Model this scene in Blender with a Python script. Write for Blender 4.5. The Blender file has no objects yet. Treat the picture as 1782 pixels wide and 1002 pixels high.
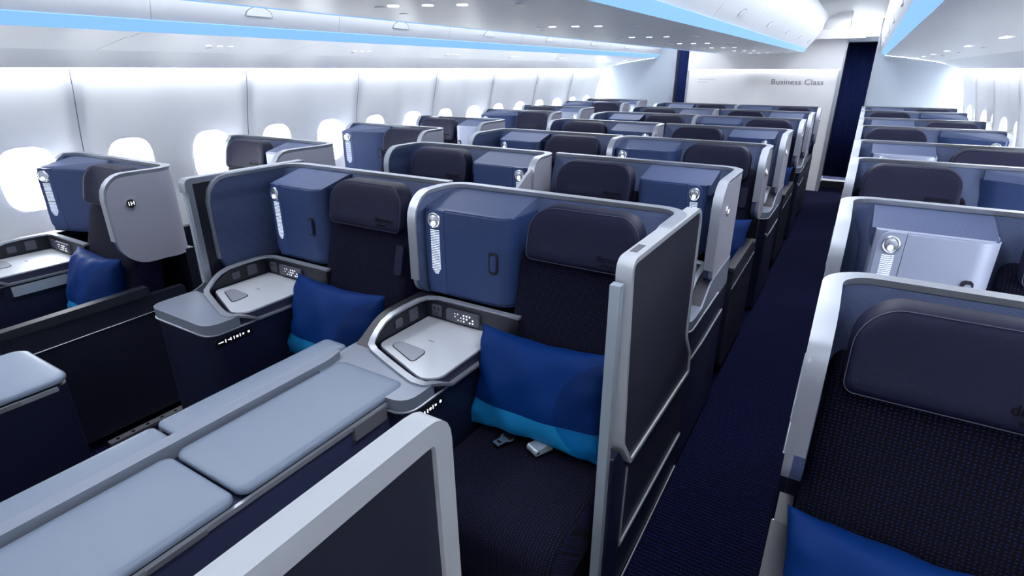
import bpy, bmesh, math, random
from mathutils import Vector, Matrix
random.seed(7)
scn = bpy.context.scene
COL = scn.collection
PI = math.pi

# ------------------------------------------------------------------ camera
CX = -1.42                                  # cabin centre line
f, H = 960.0, 1.70
u, v = 1515 - 891, 501 - 120                # vanishing point of the aisle
yv = Vector((u, v, -f)).normalized()
p = math.atan2(v, f)
zv = Vector((0, math.cos(p), math.sin(p)))
xv = yv.cross(zv)
cam = bpy.data.cameras.new('camera')
cam.sensor_width = 36.0
cam.lens = f / 1782 * 36
cam.clip_start = 0.02
camo = bpy.data.objects.new('camera', cam)
COL.objects.link(camo)
camo.matrix_world = Matrix.Translation((0, 0, H)) @ Matrix((xv, yv, zv)).to_4x4()
scn.camera = camo

# ------------------------------------------------------------------ world, exposure
w = bpy.data.worlds.new('daylight')
scn.world = w
w.use_nodes = True
w.node_tree.nodes['Background'].inputs[0].default_value = (0.93, 0.97, 1.0, 1)
w.node_tree.nodes['Background'].inputs[1].default_value = 15.0
scn.view_settings.view_transform = 'Standard'
scn.view_settings.look = 'None'
scn.view_settings.gamma = 1
scn.view_settings.use_curve_mapping = False
scn.view_settings.exposure = 0.92
scn.cycles.use_denoising = True
scn.cycles.max_bounces = 8
scn.cycles.diffuse_bounces = 4
scn.cycles.sample_clamp_indirect = 10

def area(name, loc, size, size_y, power, color, rot=(0, 0, 0)):
    l = bpy.data.lights.new(name, 'AREA')
    l.shape = 'RECTANGLE'; l.size = size; l.size_y = size_y
    l.energy = power; l.color = color
    o = bpy.data.objects.new(name, l); COL.objects.link(o)
    o.location = loc; o.rotation_euler = rot
    return o
# ceiling lights over the two aisles
area('aisle_ceiling_light', (-0.27, 4.5, 2.355), 0.36, 9.4, 60, (0.93, 0.96, 1.0))
area('aisle_ceiling_light', (-2.57, 4.5, 2.355), 0.36, 9.4, 60, (0.93, 0.96, 1.0))

# ------------------------------------------------------------------ materials
def srgb(r, g, b):
    def c(x):
        x /= 255.0
        return x / 12.92 if x <= 0.04045 else ((x + 0.055) / 1.055) ** 2.4
    return (c(r), c(g), c(b), 1)
MATS = {}
def mat(name, col, rough=0.5, metal=0.0, emit=None, estr=1.0, noise=0.0, nscale=30, bump=0.0, bscale=200, coat=0, spec=0.5):
    m = bpy.data.materials.new(name); m.use_nodes = True
    nt = m.node_tree; b = nt.nodes['Principled BSDF']
    b.inputs['Base Color'].default_value = srgb(*col)
    b.inputs['Roughness'].default_value = rough
    b.inputs['Metallic'].default_value = metal
    b.inputs['Specular IOR Level'].default_value = spec
    if coat: b.inputs['Coat Weight'].default_value = coat
    tc = nt.nodes.new('ShaderNodeTexCoord')
    if noise > 0:
        n = nt.nodes.new('ShaderNodeTexNoise'); n.inputs['Scale'].default_value = nscale
        nt.links.new(tc.outputs['Object'], n.inputs['Vector'])
        mx = nt.nodes.new('ShaderNodeMix'); mx.data_type = 'RGBA'
        a = srgb(*col)
        mx.inputs[6].default_value = tuple(x * (1 - noise) for x in a[:3]) + (1,)
        mx.inputs[7].default_value = tuple(min(1, x * (1 + noise)) for x in a[:3]) + (1,)
        nt.links.new(n.outputs['Fac'], mx.inputs[0]); nt.links.new(mx.outputs[2], b.inputs['Base Color'])
    if bump > 0:
        n2 = nt.nodes.new('ShaderNodeTexNoise'); n2.inputs['Scale'].default_value = bscale
        nt.links.new(tc.outputs['Object'], n2.inputs['Vector'])
        bp = nt.nodes.new('ShaderNodeBump'); bp.inputs['Strength'].default_value = bump; bp.inputs['Distance'].default_value = 0.002
        nt.links.new(n2.outputs['Fac'], bp.inputs['Height']); nt.links.new(bp.outputs[0], b.inputs['Normal'])
    if emit:
        b.inputs['Emission Color'].default_value = srgb(*emit); b.inputs['Emission Strength'].default_value = estr
    MATS[name] = m
    return m
def dots(name, base, dot, scale, thr, rough=0.9, bump=0.5, stretch=(1, 1, 1), spec=0.2):
    m = mat(name, base, rough, spec=spec); nt = m.node_tree; b = nt.nodes['Principled BSDF']
    tc = nt.nodes.new('ShaderNodeTexCoord'); mp = nt.nodes.new('ShaderNodeMapping')
    mp.inputs['Scale'].default_value = stretch
    mp.inputs['Rotation'].default_value = (0, 0, 0.0)
    vo = nt.nodes.new('ShaderNodeTexVoronoi'); vo.inputs['Scale'].default_value = scale; vo.inputs['Randomness'].default_value = 0.25
    sp = nt.nodes.new('ShaderNodeSeparateXYZ'); nt.links.new(tc.outputs['Object'], sp.inputs[0])
    ad = nt.nodes.new('ShaderNodeMath'); nt.links.new(sp.outputs[1], ad.inputs[0]); nt.links.new(sp.outputs[2], ad.inputs[1])
    cb = nt.nodes.new('ShaderNodeCombineXYZ'); nt.links.new(sp.outputs[0], cb.inputs[0]); nt.links.new(ad.outputs[0], cb.inputs[1])
    vo.voronoi_dimensions = '2D'
    nt.links.new(cb.outputs[0], mp.inputs['Vector']); nt.links.new(mp.outputs[0], vo.inputs['Vector'])
    mr = nt.nodes.new('ShaderNodeMapRange'); mr.inputs['From Min'].default_value = thr; mr.inputs['From Max'].default_value = thr + 0.12
    mr.inputs['To Min'].default_value = 1; mr.inputs['To Max'].default_value = 0
    nt.links.new(vo.outputs['Distance'], mr.inputs['Value'])
    mx = nt.nodes.new('ShaderNodeMix'); mx.data_type = 'RGBA'
    mx.inputs[6].default_value = srgb(*base); mx.inputs[7].default_value = srgb(*dot)
    nt.links.new(mr.outputs[0], mx.inputs[0]); nt.links.new(mx.outputs[2], b.inputs['Base Color'])
    if bump:
        bp = nt.nodes.new('ShaderNodeBump'); bp.inputs['Strength'].default_value = bump; bp.inputs['Distance'].default_value = 0.001
        nt.links.new(mr.outputs[0], bp.inputs['Height']); nt.links.new(bp.outputs[0], b.inputs['Normal'])
    return m
mat('rim', (156, 161, 172), 0.32, 0.55, bump=0.05)
mat('silver', (205, 210, 218), 0.25, 0.9)
mat('steel', (176, 188, 200), 0.35, 0.55)
dots('liner', (57, 69, 102), (78, 91, 126), 260, 0.28, 0.6, 0.4, spec=0.35)
mat('outer', (144, 145, 159), 0.42, 0.15, bump=0.05)
mat('shellback', (90, 98, 120), 0.5)
mat('cabinet', (33, 53, 96), 0.48, 0.0, noise=0.04, nscale=4)
mat('cabinet_pale', (146, 154, 178), 0.45, 0.1)
mat('cabinet_strip', (38, 58, 102), 0.48)
mat('groove', (14, 18, 34), 0.6)
mat('leather', (13, 16, 44), 0.62, 0.0, bump=0.2, bscale=450, spec=0.22)
mat('seam', (66, 68, 88), 0.6)
dots('fabric', (2, 2, 11), (19, 22, 68), 105, 0.17, 0.95, 0.6, (1, 1, 1))
mat('logo', (2, 2, 4), 0.6, spec=0.1)
mat('console', (16, 20, 44), 0.4, 0.1, noise=0.06, nscale=8)
mat('console_dark', (14, 16, 30), 0.45)
mat('deck', (120, 128, 144), 0.36, 0.35, bump=0.05)
mat('table_top', (202, 207, 216), 0.28, 0.35, noise=0.05, nscale=6)
mat('table_side', (40, 42, 62), 0.4)
mat('flap', (150, 155, 168), 0.35, 0.4)
mat('socket', (70, 72, 84), 0.5)
mat('black', (4, 4, 8), 0.35)
mat('icon', (235, 238, 245), 0.5, emit=(235, 240, 250), estr=0.8)
mat('pad', (104, 117, 138), 0.42, 0.0, bump=0.12, bscale=500, noise=0.03, nscale=3)
mat('pad_under', (40, 46, 76), 0.5)
mat('lamp', (250, 252, 255), 0.3, emit=(240, 247, 255), estr=2.2)
mat('grille', (225, 232, 245), 0.4, emit=(215, 228, 250), estr=0.55)
mat('armtop', (22, 24, 38), 0.55, bump=0.1)
mat('armside', (16, 19, 38), 0.5)
mat('frame', (172, 176, 184), 0.35, 0.3)
mat('door_panel', (16, 19, 39), 0.5, bump=0.1)
mat('plastic', (188, 190, 194), 0.4)
mat('wallplastic', (250, 251, 252), 0.7, spec=0.2)
mat('binplastic', (194, 198, 206), 0.4)
mat('seamline', (112, 118, 130), 0.6)
mat('bulkhead', (214, 214, 217), 0.5)
mat('bulkhead_side', (150, 160, 172), 0.5)
mat('ink', (95, 98, 106), 0.6)
mat('ink_pale', (180, 183, 190), 0.6)
mat('latch', (196, 200, 208), 0.35, 0.1)
mat('lens', (245, 247, 250), 0.3, emit=(245, 248, 255), estr=0.55)
mat('blue_led', (40, 60, 90), 0.5, emit=(142, 198, 255), estr=0.54)
mat('cove_led', (255, 255, 255), 0.5, emit=(250, 252, 255), estr=6.5)
mat('slot_led', (255, 255, 255), 0.5, emit=(250, 252, 255), estr=3.5)
mat('metal_plate', (140, 142, 150), 0.4, 0.7)

def carpet():
    m = dots('carpet', (1, 2, 14), (17, 24, 86), 130, 0.17, 1.0, 0.6, (1.0, 0.42, 1), spec=0.1)
    return m
carpet()
def curtain():
    m = mat('curtain', (18, 40, 104), 0.8)
    return m
curtain()
def pillow_mat():
    m = mat('pillow', (0, 60, 150), 0.6, spec=0.1); nt = m.node_tree; b = nt.nodes['Principled BSDF']
    b.inputs['Sheen Weight'].default_value = 0.0
    uv = nt.nodes.new('ShaderNodeUVMap'); sep = nt.nodes.new('ShaderNodeSeparateXYZ')
    nt.links.new(uv.outputs[0], sep.inputs[0])
    def math_(op, a, bb=None):
        n = nt.nodes.new('ShaderNodeMath'); n.operation = op
        for i, x in enumerate((a, bb)):
            if x is None: continue
            if isinstance(x, (int, float)): n.inputs[i].default_value = x
            else: nt.links.new(x, n.inputs[i])
        return n.outputs[0]
    def mix(fac, a, bb):
        n = nt.nodes.new('ShaderNodeMix'); n.data_type = 'RGBA'
        nt.links.new(fac, n.inputs[0])
        for i, x in ((6, a), (7, bb)):
            if isinstance(x, tuple): n.inputs[i].default_value = x
            else: nt.links.new(x, n.inputs[i])
        return n.outputs[2]
    low = math_('LESS_THAN', sep.outputs[1], 0.30)
    dx = math_('SUBTRACT', sep.outputs[0], 1.12); dy = math_('MULTIPLY', math_('SUBTRACT', sep.outputs[1], 0.46), 0.86)
    d = math_('SQRT', math_('ADD', math_('MULTIPLY', dx, dx), math_('MULTIPLY', dy, dy)))
    inside = math_('LESS_THAN', d, 0.44)
    top = mix(inside, srgb(0, 36, 92), srgb(0, 29, 78))
    bot = mix(inside, srgb(20, 110, 162), srgb(4, 84, 138))
    nt.links.new(mix(low, top, bot), b.inputs['Base Color'])
    tc = nt.nodes.new('ShaderNodeTexCoord')
    n2 = nt.nodes.new('ShaderNodeTexNoise'); n2.inputs['Scale'].default_value = 7; n2.inputs['Detail'].default_value = 1
    nt.links.new(tc.outputs['Object'], n2.inputs['Vector'])
    bp = nt.nodes.new('ShaderNodeBump'); bp.inputs['Strength'].default_value = 0.35; bp.inputs['Distance'].default_value = 0.03
    nt.links.new(n2.outputs['Fac'], bp.inputs['Height']); nt.links.new(bp.outputs[0], b.inputs['Normal'])
pillow_mat()
def glass_mat():
    m = bpy.data.materials.new('window_pane'); m.use_nodes = True; nt = m.node_tree
    nt.nodes.remove(nt.nodes['Principled BSDF'])
    t = nt.nodes.new('ShaderNodeBsdfTransparent'); g = nt.nodes.new('ShaderNodeBsdfGlossy'); g.inputs['Roughness'].default_value = 0.05
    mx = nt.nodes.new('ShaderNodeMixShader'); mx.inputs[0].default_value = 0.06
    nt.links.new(t.outputs[0], mx.inputs[1]); nt.links.new(g.outputs[0], mx.inputs[2])
    nt.links.new(mx.outputs[0], nt.nodes['Material Output'].inputs[0])
    MATS['window_pane'] = m
glass_mat()

# ------------------------------------------------------------------ mesh helpers
def finish(bm, bevel=0, seg=2, smooth=True, angle=0.6):
    if bevel > 0:
        es = [e for e in bm.edges if len(e.link_faces) == 2 and e.calc_face_angle(0) > 0.5]
        if es:
            bmesh.ops.bevel(bm, geom=es, offset=bevel, segments=seg, profile=0.5, affect='EDGES', clamp_overlap=True)
    bmesh.ops.recalc_face_normals(bm, faces=bm.faces[:])
    me = bpy.data.meshes.new('m')
    bm.to_mesh(me); bm.free()
    if smooth:
        me.shade_smooth()
        me.set_sharp_from_angle(angle=angle)
    return me
def rrect(w, h, r, n=6):
    """rounded rectangle centred on 0; r number or (tl,tr,br,bl)"""
    if not isinstance(r, tuple): r = (r,) * 4
    tl, tr, br, bl = r
    out = []
    for cx, cy, rr, a0 in ((w/2, h/2, tr, 0), (-w/2, h/2, tl, PI/2), (-w/2, -h/2, bl, PI), (w/2, -h/2, br, 1.5*PI)):
        sx = -1 if cx > 0 else 1; sy = -1 if cy > 0 else 1
        if rr <= 0: out.append((cx, cy)); continue
        for i in range(n + 1):
            a = a0 + PI/2 * i / n
            out.append((cx + sx*rr + rr*math.cos(a), cy + sy*rr + rr*math.sin(a)))
    return out
def rpoly(pts, rs, n=5):
    """round the corners of a polygon"""
    out = []; N = len(pts)
    if not isinstance(rs, (list, tuple)): rs = [rs]*N
    for i in range(N):
        a = Vector(pts[i-1]); b = Vector(pts[i]); c = Vector(pts[(i+1) % N]); r = rs[i]
        if r <= 0: out.append(tuple(b)); continue
        d1 = (a-b).normalized(); d2 = (c-b).normalized()
        t = min(r, (a-b).length*.49, (c-b).length*.49)
        P0 = b + d1*t; P1 = b + d2*t
        for k in range(n+1):
            s = k/n
            out.append(tuple((1-s)**2*P0 + 2*s*(1-s)*b + s*s*P1))
    return out
def inset_poly(poly, d):
    c = Vector((sum(q[0] for q in poly)/len(poly), sum(q[1] for q in poly)/len(poly)))
    out = []; N = len(poly)
    for i in range(N):
        a = Vector(poly[i-1]); b = Vector(poly[(i+1) % N]); t = (b-a).normalized(); n = Vector((t.y, -t.x))
        q = Vector(poly[i])
        if (c-q).dot(n) < 0: n = -n
        out.append(tuple(q + n*d))
    return out
def prism_bm(poly, plane, a, b, bm=None):
    """extrude 2-D polygon between coordinate a and b along the plane's normal. plane 'xz' -> along y etc."""
    bm = bm or bmesh.new()
    def P(q, t):
        if plane == 'xz': return (q[0], t, q[1])
        if plane == 'yz': return (t, q[0], q[1])
        return (q[0], q[1], t)
    A = [bm.verts.new(P(q, a)) for q in poly]; B = [bm.verts.new(P(q, b)) for q in poly]
    n = len(poly)
    bm.faces.new(A); bm.faces.new(B[::-1])
    for i in range(n): bm.faces.new((A[i], A[(i+1) % n], B[(i+1) % n], B[i]))
    return bm
def prism(poly, plane, a, b, bevel=0, seg=2):
    return finish(prism_bm(poly, plane, a, b), bevel, seg)
def box_bm(x0, x1, y0, y1, z0, z1, bm=None):
    return prism_bm([(x0, y0), (x1, y0), (x1, y1), (x0, y1)], 'xy', z0, z1, bm)
def box(x0, x1, y0, y1, z0, z1, bevel=0, seg=2):
    return finish(box_bm(x0, x1, y0, y1, z0, z1), bevel, seg)
def off(poly, dx, dy): return [(a+dx, b+dy) for a, b in poly]
def sweep_bm(path, normals, sec, closed=False, bm=None):
    """sweep section (s along normal, m along t x n) through 3-D path"""
    bm = bm or bmesh.new(); rings = []; N = len(path)
    P = [Vector(q) for q in path]
    for i in range(N):
        a = P[i-1] if (i > 0 or closed) else P[i]; b = P[(i+1) % N] if (i < N-1 or closed) else P[i]
        t = (b-a).normalized(); n = Vector(normals[i]); n = (n - t*n.dot(t)).normalized(); m = t.cross(n)
        rings.append([bm.verts.new(P[i] + n*s + m*q) for s, q in sec])
    k = len(sec)
    for i in range(N if closed else N-1):
        A = rings[i]; B = rings[(i+1) % N]
        for j in range(k): bm.faces.new((A[j], A[(j+1) % k], B[(j+1) % k], B[j]))
    if not closed:
        bm.faces.new(rings[0]); bm.faces.new(rings[-1][::-1])
    return bm
def circ(r, n=10): return [(r*math.cos(2*PI*i/n), r*math.sin(2*PI*i/n)) for i in range(n)]
def loft(rings, cap=True):
    bm = bmesh.new(); R = [[bm.verts.new(q) for q in r] for r in rings]
    k = len(R[0])
    for A, B in zip(R, R[1:]):
        for j in range(k): bm.faces.new((A[j], A[(j+1) % k], B[(j+1) % k], B[j]))
    if cap: bm.faces.new(R[0][::-1]); bm.faces.new(R[-1])
    return bm
def text_mesh(body, size, depth=0.0008, align='CENTER', shear=0):
    c = bpy.data.curves.new('t', 'FONT'); c.body = body; c.size = size; c.align_x = align; c.align_y = 'CENTER'
    c.extrude = depth; c.shear = shear; c.resolution_u = 3
    o = bpy.data.objects.new('t', c); COL.objects.link(o)
    bpy.context.view_layer.update()
    me = bpy.data.meshes.new_from_object(o.evaluated_get(bpy.context.evaluated_depsgraph_get()))
    bpy.data.objects.remove(o); bpy.data.curves.remove(c)
    return me
def merge(meshes, smooth=True):
    bm = bmesh.new()
    for m in meshes: bm.from_mesh(m)
    me = bpy.data.meshes.new('m'); bm.to_mesh(me); bm.free()
    if smooth: me.shade_smooth(); me.set_sharp_from_angle(angle=0.6)
    return me

# ------------------------------------------------------------------ kits: a thing as a tree of parts, placed many times
class Node:
    def __init__(s, name, me, m, kids=(), label=None, keep=False):
        s.name = name; s.me = me; s.kids = list(kids); s.label = label; s.keep = keep
        s.mir = None
        me.name = name
        if not me.materials: me.materials.append(MATS[m])
    def mesh(s, mirror):
        if not mirror: return s.me
        if s.mir is None:
            c = s.me.copy()
            if s.keep:                                   # lettering: moved across, never reversed
                xs = [q.co.x for q in c.vertices]; cx = (min(xs)+max(xs))/2
                c.transform(Matrix.Translation((-2*cx, 0, 0)))
            else:
                c.transform(Matrix.Diagonal((-1, 1, 1, 1))); c.flip_normals()
            s.mir = c
        return s.mir
def place_node(n, parent, mirror):
    o = bpy.data.objects.new(n.name, n.mesh(mirror)); COL.objects.link(o); o.parent = parent
    if n.label: o['label'] = n.label
    for k in n.kids: place_node(k, o, mirror)
    return o
def thing(name, loc, nodes, label, cat, group=None, mirror=False, rot=(0, 0, 0)):
    e = bpy.data.objects.new(name, None); COL.objects.link(e); e.empty_display_size = 0.1
    e.location = loc; e.rotation_euler = rot
    e['label'] = label; e['category'] = cat
    if group: e['group'] = group
    for n in nodes: place_node(n, e, mirror)
    return e
def single(name, me, m, label, cat, group=None, loc=(0, 0, 0), rot=(0, 0, 0), kind=None):
    o = bpy.data.objects.new(name, me); COL.objects.link(o); me.name = name
    if not me.materials: me.materials.append(MATS[m])
    o.location = loc; o.rotation_euler = rot
    if label: o['label'] = label
    if cat: o['category'] = cat
    if group: o['group'] = group
    if kind: o['kind'] = kind
    return o
def struct(name, me, m, parent=None):
    o = bpy.data.objects.new(name, me); COL.objects.link(o); me.name = name
    if not me.materials: me.materials.append(MATS[m])
    if parent: o.parent = parent
    else: o['kind'] = 'structure'
    return o

W = 1.01     # width of one suite
# ------------------------------------------------------------------ privacy shell
def wing_spec(side, ctx):
    # forward reach, bottom height of wing
    return {('c', 'aisle'): (0.50, 0.815), ('c', 'divider'): (0.29, 0.84), ('c', 'window'): (0.16, 0.84),
            ('s', 'aisle'): (0.35, 0.828), ('s', 'divider'): (0.0, 0), ('s', 'window'): (0.16, 0.84)}[(side, ctx)]
ZT = 1.25
def shell_nodes(cs, ss, pale=False, badge=None, screen=False):
    T = 0.034
    cf, cz = wing_spec('c', cs); sf, sz = wing_spec('s', ss)
    R = 0.11; Rf = 0.10
    pts = []   # x, y, inward nx, ny, dist from left end, kind
    # console-side wing, from front to back at x = 0
    n = 10
    # outer face at x=0 ; centreline handled by offsets
    for i in range(n):
        pts.append((0.0, -cf + (cf-R) * (i/n)**1.5, 1, 0, 'c'))
    for i in range(9):
        a = PI - PI/2 * i/8
        pts.append((R + R*math.cos(a), -R + R*math.sin(a), -math.cos(a), -math.sin(a), 'k' if i else 'c'))
    if sf > 0:
        for i in range(1, 9): pts.append((R + (W-2*R)*i/9, 0.0, 0, -1, 'b'))
        for i in range(9):
            a = PI/2 - PI/2 * i/8
            pts.append((W-R + R*math.cos(a), -R + R*math.sin(a), -math.cos(a), -math.sin(a), 'k'))
        for i in range(n-1, -1, -1):
            pts.append((W, -sf + (sf-R) * (i/n)**1.5, -1, 0, 's'))
    else:
        for i in range(1, 11): pts.append((R + (W-R)*i/10, 0.0, 0, -1, 'b'))
    cols = []; tops = []
    for (x, y, nx, ny, k) in pts:
        zt, zb = ZT, 0.825
        if k == 'c' or (k == 'k' and x < W/2 and False):
            d = y + cf; r = min(Rf, cf*0.6)
            if d < r: zt = ZT - r + math.sqrt(max(0, r*r - (r-d)**2))
            rb = 0.07; zb = cz + (rb - math.sqrt(max(0, rb**2 - (rb-d)**2)) if d < rb else 0)
        if k == 's':
            d = y + sf; r = min(Rf, sf*0.6)
            if d < r: zt = ZT - r + math.sqrt(max(0, r*r - (r-d)**2))
            rb = 0.13; zb = sz + (rb - math.sqrt(max(0, rb**2 - (rb-d)**2)) if d < rb else 0)
        back = k in 'bk'
        cols.append((x, y, nx, ny, zt, zb, back)); tops.append(zt)
    # inner skin (liner) and outer skin as two separate closed slabs
    levels = [0.0, 0.05, 0.14, 0.3, 0.55, 1.0]
    def slab(o0, fin):
        bm = bmesh.new(); A = []; B = []
        for (x, y, nx, ny, zt, zb, back) in cols:
            ca = []; cb = []
            for L in levels:
                z = zt - 0.008 - (zt - 0.008 - zb) * L
                dd = fin(ZT - z, back)
                ca.append(bm.verts.new((x + nx*o0, y + ny*o0, z)))
                cb.append(bm.verts.new((x + nx*dd, y + ny*dd, z)))
            A.append(ca); B.append(cb)
        m = len(levels)
        for i in range(len(A)-1):
            for j in range(m-1):
                bm.faces.new((A[i][j], A[i+1][j], A[i+1][j+1], A[i][j+1]))
                bm.faces.new((B[i][j], B[i][j+1], B[i+1][j+1], B[i+1][j]))
            bm.faces.new((A[i][0], B[i][0], B[i+1][0], A[i+1][0]))
            bm.faces.new((A[i][-1], A[i+1][-1], B[i+1][-1], B[i][-1]))
        for q in (0, -1):
            for j in range(m-1):
                bm.faces.new((A[q][j], A[q][j+1], B[q][j+1], B[q][j]))
        return finish(bm, angle=0.7)
    outer = slab(0.0, lambda d, b: T*0.5)
    def fin(d, b):
        e = T + (0.055 if b else 0.006) * min(1, max(0, d - 0.012)/0.14)
        return e
    liner = slab(T*0.5, fin)
    lower = box(0.02, W-0.02 if sf > 0 else W, -0.05, -0.004, 0.04, 0.84)
    # rim
    path = []; nor = []
    first = cols[0]; last = cols[-1]
    c0 = T/2
    def ctr(c, z): return (c[0] + c[2]*c0, c[1] + c[3]*c0, z)
    for i in range(6):
        t = i/6; path.append(ctr(first, first[5] + (first[4]-first[5])*t)); nor.append((first[2], first[3], 0))
    for c in cols:
        path.append(ctr(c, c[4])); nor.append((c[2], c[3], 0))
    if sf > 0:
        for i in range(1, 7):
            t = i/6; path.append(ctr(last, last[4] + (last[5]-last[4])*t)); nor.append((last[2], last[3], 0))
    sec = [(-0.019, -0.010), (-0.014, 0.008), (-0.008, 0.011), (0.010, 0.011), (0.017, 0.006), (0.021, -0.010)]
    sec = [(a, -b) for a, b in sec]
    # t x n points up when path goes +x with inward normal -y: flip so the crown faces out
    bm = sweep_bm(path, nor, [(a, -b) for a, b in sec])
    rim = finish(bm)
    nodes = [Node('outer_wall', outer, 'outer', label='light grey outer skin of the shell'), Node('inner_liner', liner, 'liner'), Node('rim', rim, 'rim'), Node('lower_back_panel', lower, 'console_dark')]
    if cs == 'aisle':
        pf = rpoly([(-0.10, 0.70), (-0.10, 0.843), (-0.50, 0.838), (-0.61, 0.77), (-0.70, 0.75), (-0.70, 0.70)], [0, 0, 0.06, 0.05, 0.02, 0])
        nodes.append(Node('side_fairing', prism(pf, 'yz', -0.003, 0.004, 0.001, 1), 'deck', label='light silver side fairing'))
        nodes.append(Node('kick_trim', finish(sweep_bm([(-0.003, -0.79, 0.60), (-0.003, -0.74, 0.565), (-0.003, -0.55, 0.555), (-0.003, -0.12, 0.56)], [(1, 0, 0)]*4, circ(0.004, 6))), 'rim'))
    # storage cabinet
    body = prism(rpoly([(0.045, -0.055), (0.045, -0.25), (0.445, -0.25), (0.445, -0.055)], [0, 0.012, 0.09, 0], 8), 'xy', 0.852, 1.200, 0.016, 3)
    cm = 'cabinet_pale' if pale else 'cabinet'
    fairing = prism([(-0.215, 1.150), (-0.225, 1.200), (-0.06, 1.241), (-0.03, 1.241), (-0.03, 1.150)], 'yz', 0.030, 0.435, 0.02, 3)
    nodes.append(Node('sloping_fairing', fairing, 'liner'))
    cur = [(0.150, -0.262)] + [(0.365 + 0.085*math.sin(a), -0.177 - 0.085*math.cos(a)) for a in [PI/2*0.78*i/8 for i in range(9)]]
    cin = [(0.150, -0.248)] + [(0.365 + 0.071*math.sin(a), -0.177 - 0.071*math.cos(a)) for a in [PI/2*0.78*i/8 for i in range(9)]]
    door = prism(cur + cin[::-1], 'xy', 0.868, 1.196, 0.003, 2)
    strip = prism(off(rrect(0.090, 0.335, (0.042, 0.0, 0.0, 0.042)), 0.103, 1.032), 'xz', -0.262, -0.248, 0.003, 2)
    hframe = prism(off(rrect(0.040, 0.085, 0.014), 0.372, 1.03), 'xz', -0.2665, -0.26, 0.002, 1)
    handle = prism(off(rrect(0.024, 0.062, 0.010), 0.375, 1.03), 'xz', -0.273, -0.265, 0.003, 2)
    lx, lz = 0.103, 1.158
    ring = finish(sweep_bm([(lx + 0.027*math.cos(2*PI*i/24), -0.264, lz + 0.027*math.sin(2*PI*i/24)) for i in range(24)],
                           [(math.cos(2*PI*i/24), 0, math.sin(2*PI*i/24)) for i in range(24)], circ(0.0052, 8), True))
    lens = finish(loft([[(lx + r*math.cos(2*PI*i/20), yy, lz + r*math.sin(2*PI*i/20)) for i in range(20)]
                        for r, yy in ((0.024, -0.262), (0.022, -0.268), (0.012, -0.271))]))
    bulb = finish(loft([[(lx + 0.001 + r*math.cos(2*PI*i/16), yy, lz - 0.010 + r*math.sin(2*PI*i/16)) for i in range(16)]
                        for r, yy in ((0.010, -0.270), (0.008, -0.276), (0.003, -0.278))]))
    bm = bmesh.new(); ng = 27
    for i in range(ng):
        z = 1.118 - i*0.0068
        wd = 0.042 * (1.0 if i < ng-3 else 1 - 0.2*(i-ng+4))
        gap = lx + 0.011*math.sin(i*0.42 + 1)
        box_bm(lx - wd/2, gap - 0.0012, -0.2640, -0.2615, z, z+0.0022, bm)
        box_bm(gap + 0.0012, lx + wd/2, -0.2640, -0.2615, z + 0.0012, z+0.0034, bm)
    grille = finish(bm, smooth=False)
    def adapt(me):
        for q in me.vertices:
            if cs == 'aisle': q.co.x = 0.12 + (q.co.x - 0.045)*0.84
            elif cs == 'window':
                q.co.y = min(-0.02, q.co.y + 0.38*(q.co.x - 0.045)) if q.co.y < -0.1 else q.co.y
    for me_ in (body, door, strip, hframe, handle, ring, lens, bulb, grille, fairing): adapt(me_)
    body_n = Node('storage_cabinet', body, cm, [
        Node('cabinet_door', door, cm), Node('light_panel', strip, 'cabinet_pale' if pale else 'cabinet_strip'),
        Node('door_handle', merge([hframe]), 'groove'), Node('latch', handle, cm),
        Node('lamp_ring', ring, 'silver'), Node('reading_light', lens, 'silver', label='round silver reading light'),
        Node('bulb', bulb, 'lamp', label='glowing white bulb'),
        Node('light_grille', grille, 'grille', label='column of lit white slots')])
    nodes.append(body_n)
    if badge is not None:
        if cs == 'aisle': yy, xx, zz, sgn = -0.36, -0.0, 1.12, -1
        else: yy, xx, zz, sgn = -0.255, W, 1.12, 1
        def disc(r, d0, d1):
            return prism([(yy + r*math.cos(2*PI*i/24), zz + r*math.sin(2*PI*i/24)) for i in range(24)], 'yz', xx + sgn*d0, xx + sgn*d1, 0.0008, 1)
        kids = []
        if badge:
            t = text_mesh(badge, 0.026, 0.0006)
            kids.append((t, yy, zz, xx + sgn*0.006, sgn))
        dn = Node('seat_number_badge', disc(0.023, 0.0, 0.004), 'silver', label='round black seat number badge')
        dn.kids.append(Node('badge_face', disc(0.019, 0.003, 0.0055), 'black'))
        for t, a, b, c, s in kids:
            # text lies in yz plane; the mirrored use must read correctly as well
            t.transform(Matrix(((0, 0, s, c), (s, 0, 0, a), (0, 1, 0, b), (0, 0, 0, 1))))
            tn = Node('badge_number', t, 'icon', label='white number ' + badge)
            dn.kids.append(tn)
            if badge_mirror[0]:
                m2 = t.copy()     # mirrored placement: seen from the other side, so rebuild reading +y direction
                m2.transform(Matrix.Translation((0, -a, 0))); m2.transform(Matrix.Diagonal((1, -1, 1, 1))); m2.transform(Matrix.Translation((0, a, 0)))
                m2.transform(Matrix.Diagonal((-1, 1, 1, 1))); tn.mir = m2
        nodes.append(dn)
    if screen:
        poly = rpoly([(-0.28, 0.80), (-0.28, 1.205), (-0.33, 1.19), (-0.56, 1.06), (-0.60, 1.02), (-0.60, 0.80)], [0, 0.01, 0.02, 0.02, 0.02, 0])
        nodes.append(Node('divider_screen', prism(poly, 'yz', 0.008, 0.026, 0.004, 2), 'outer', label='small sloping pale grey divider screen'))
    return nodes
badge_mirror = [True]

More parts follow.
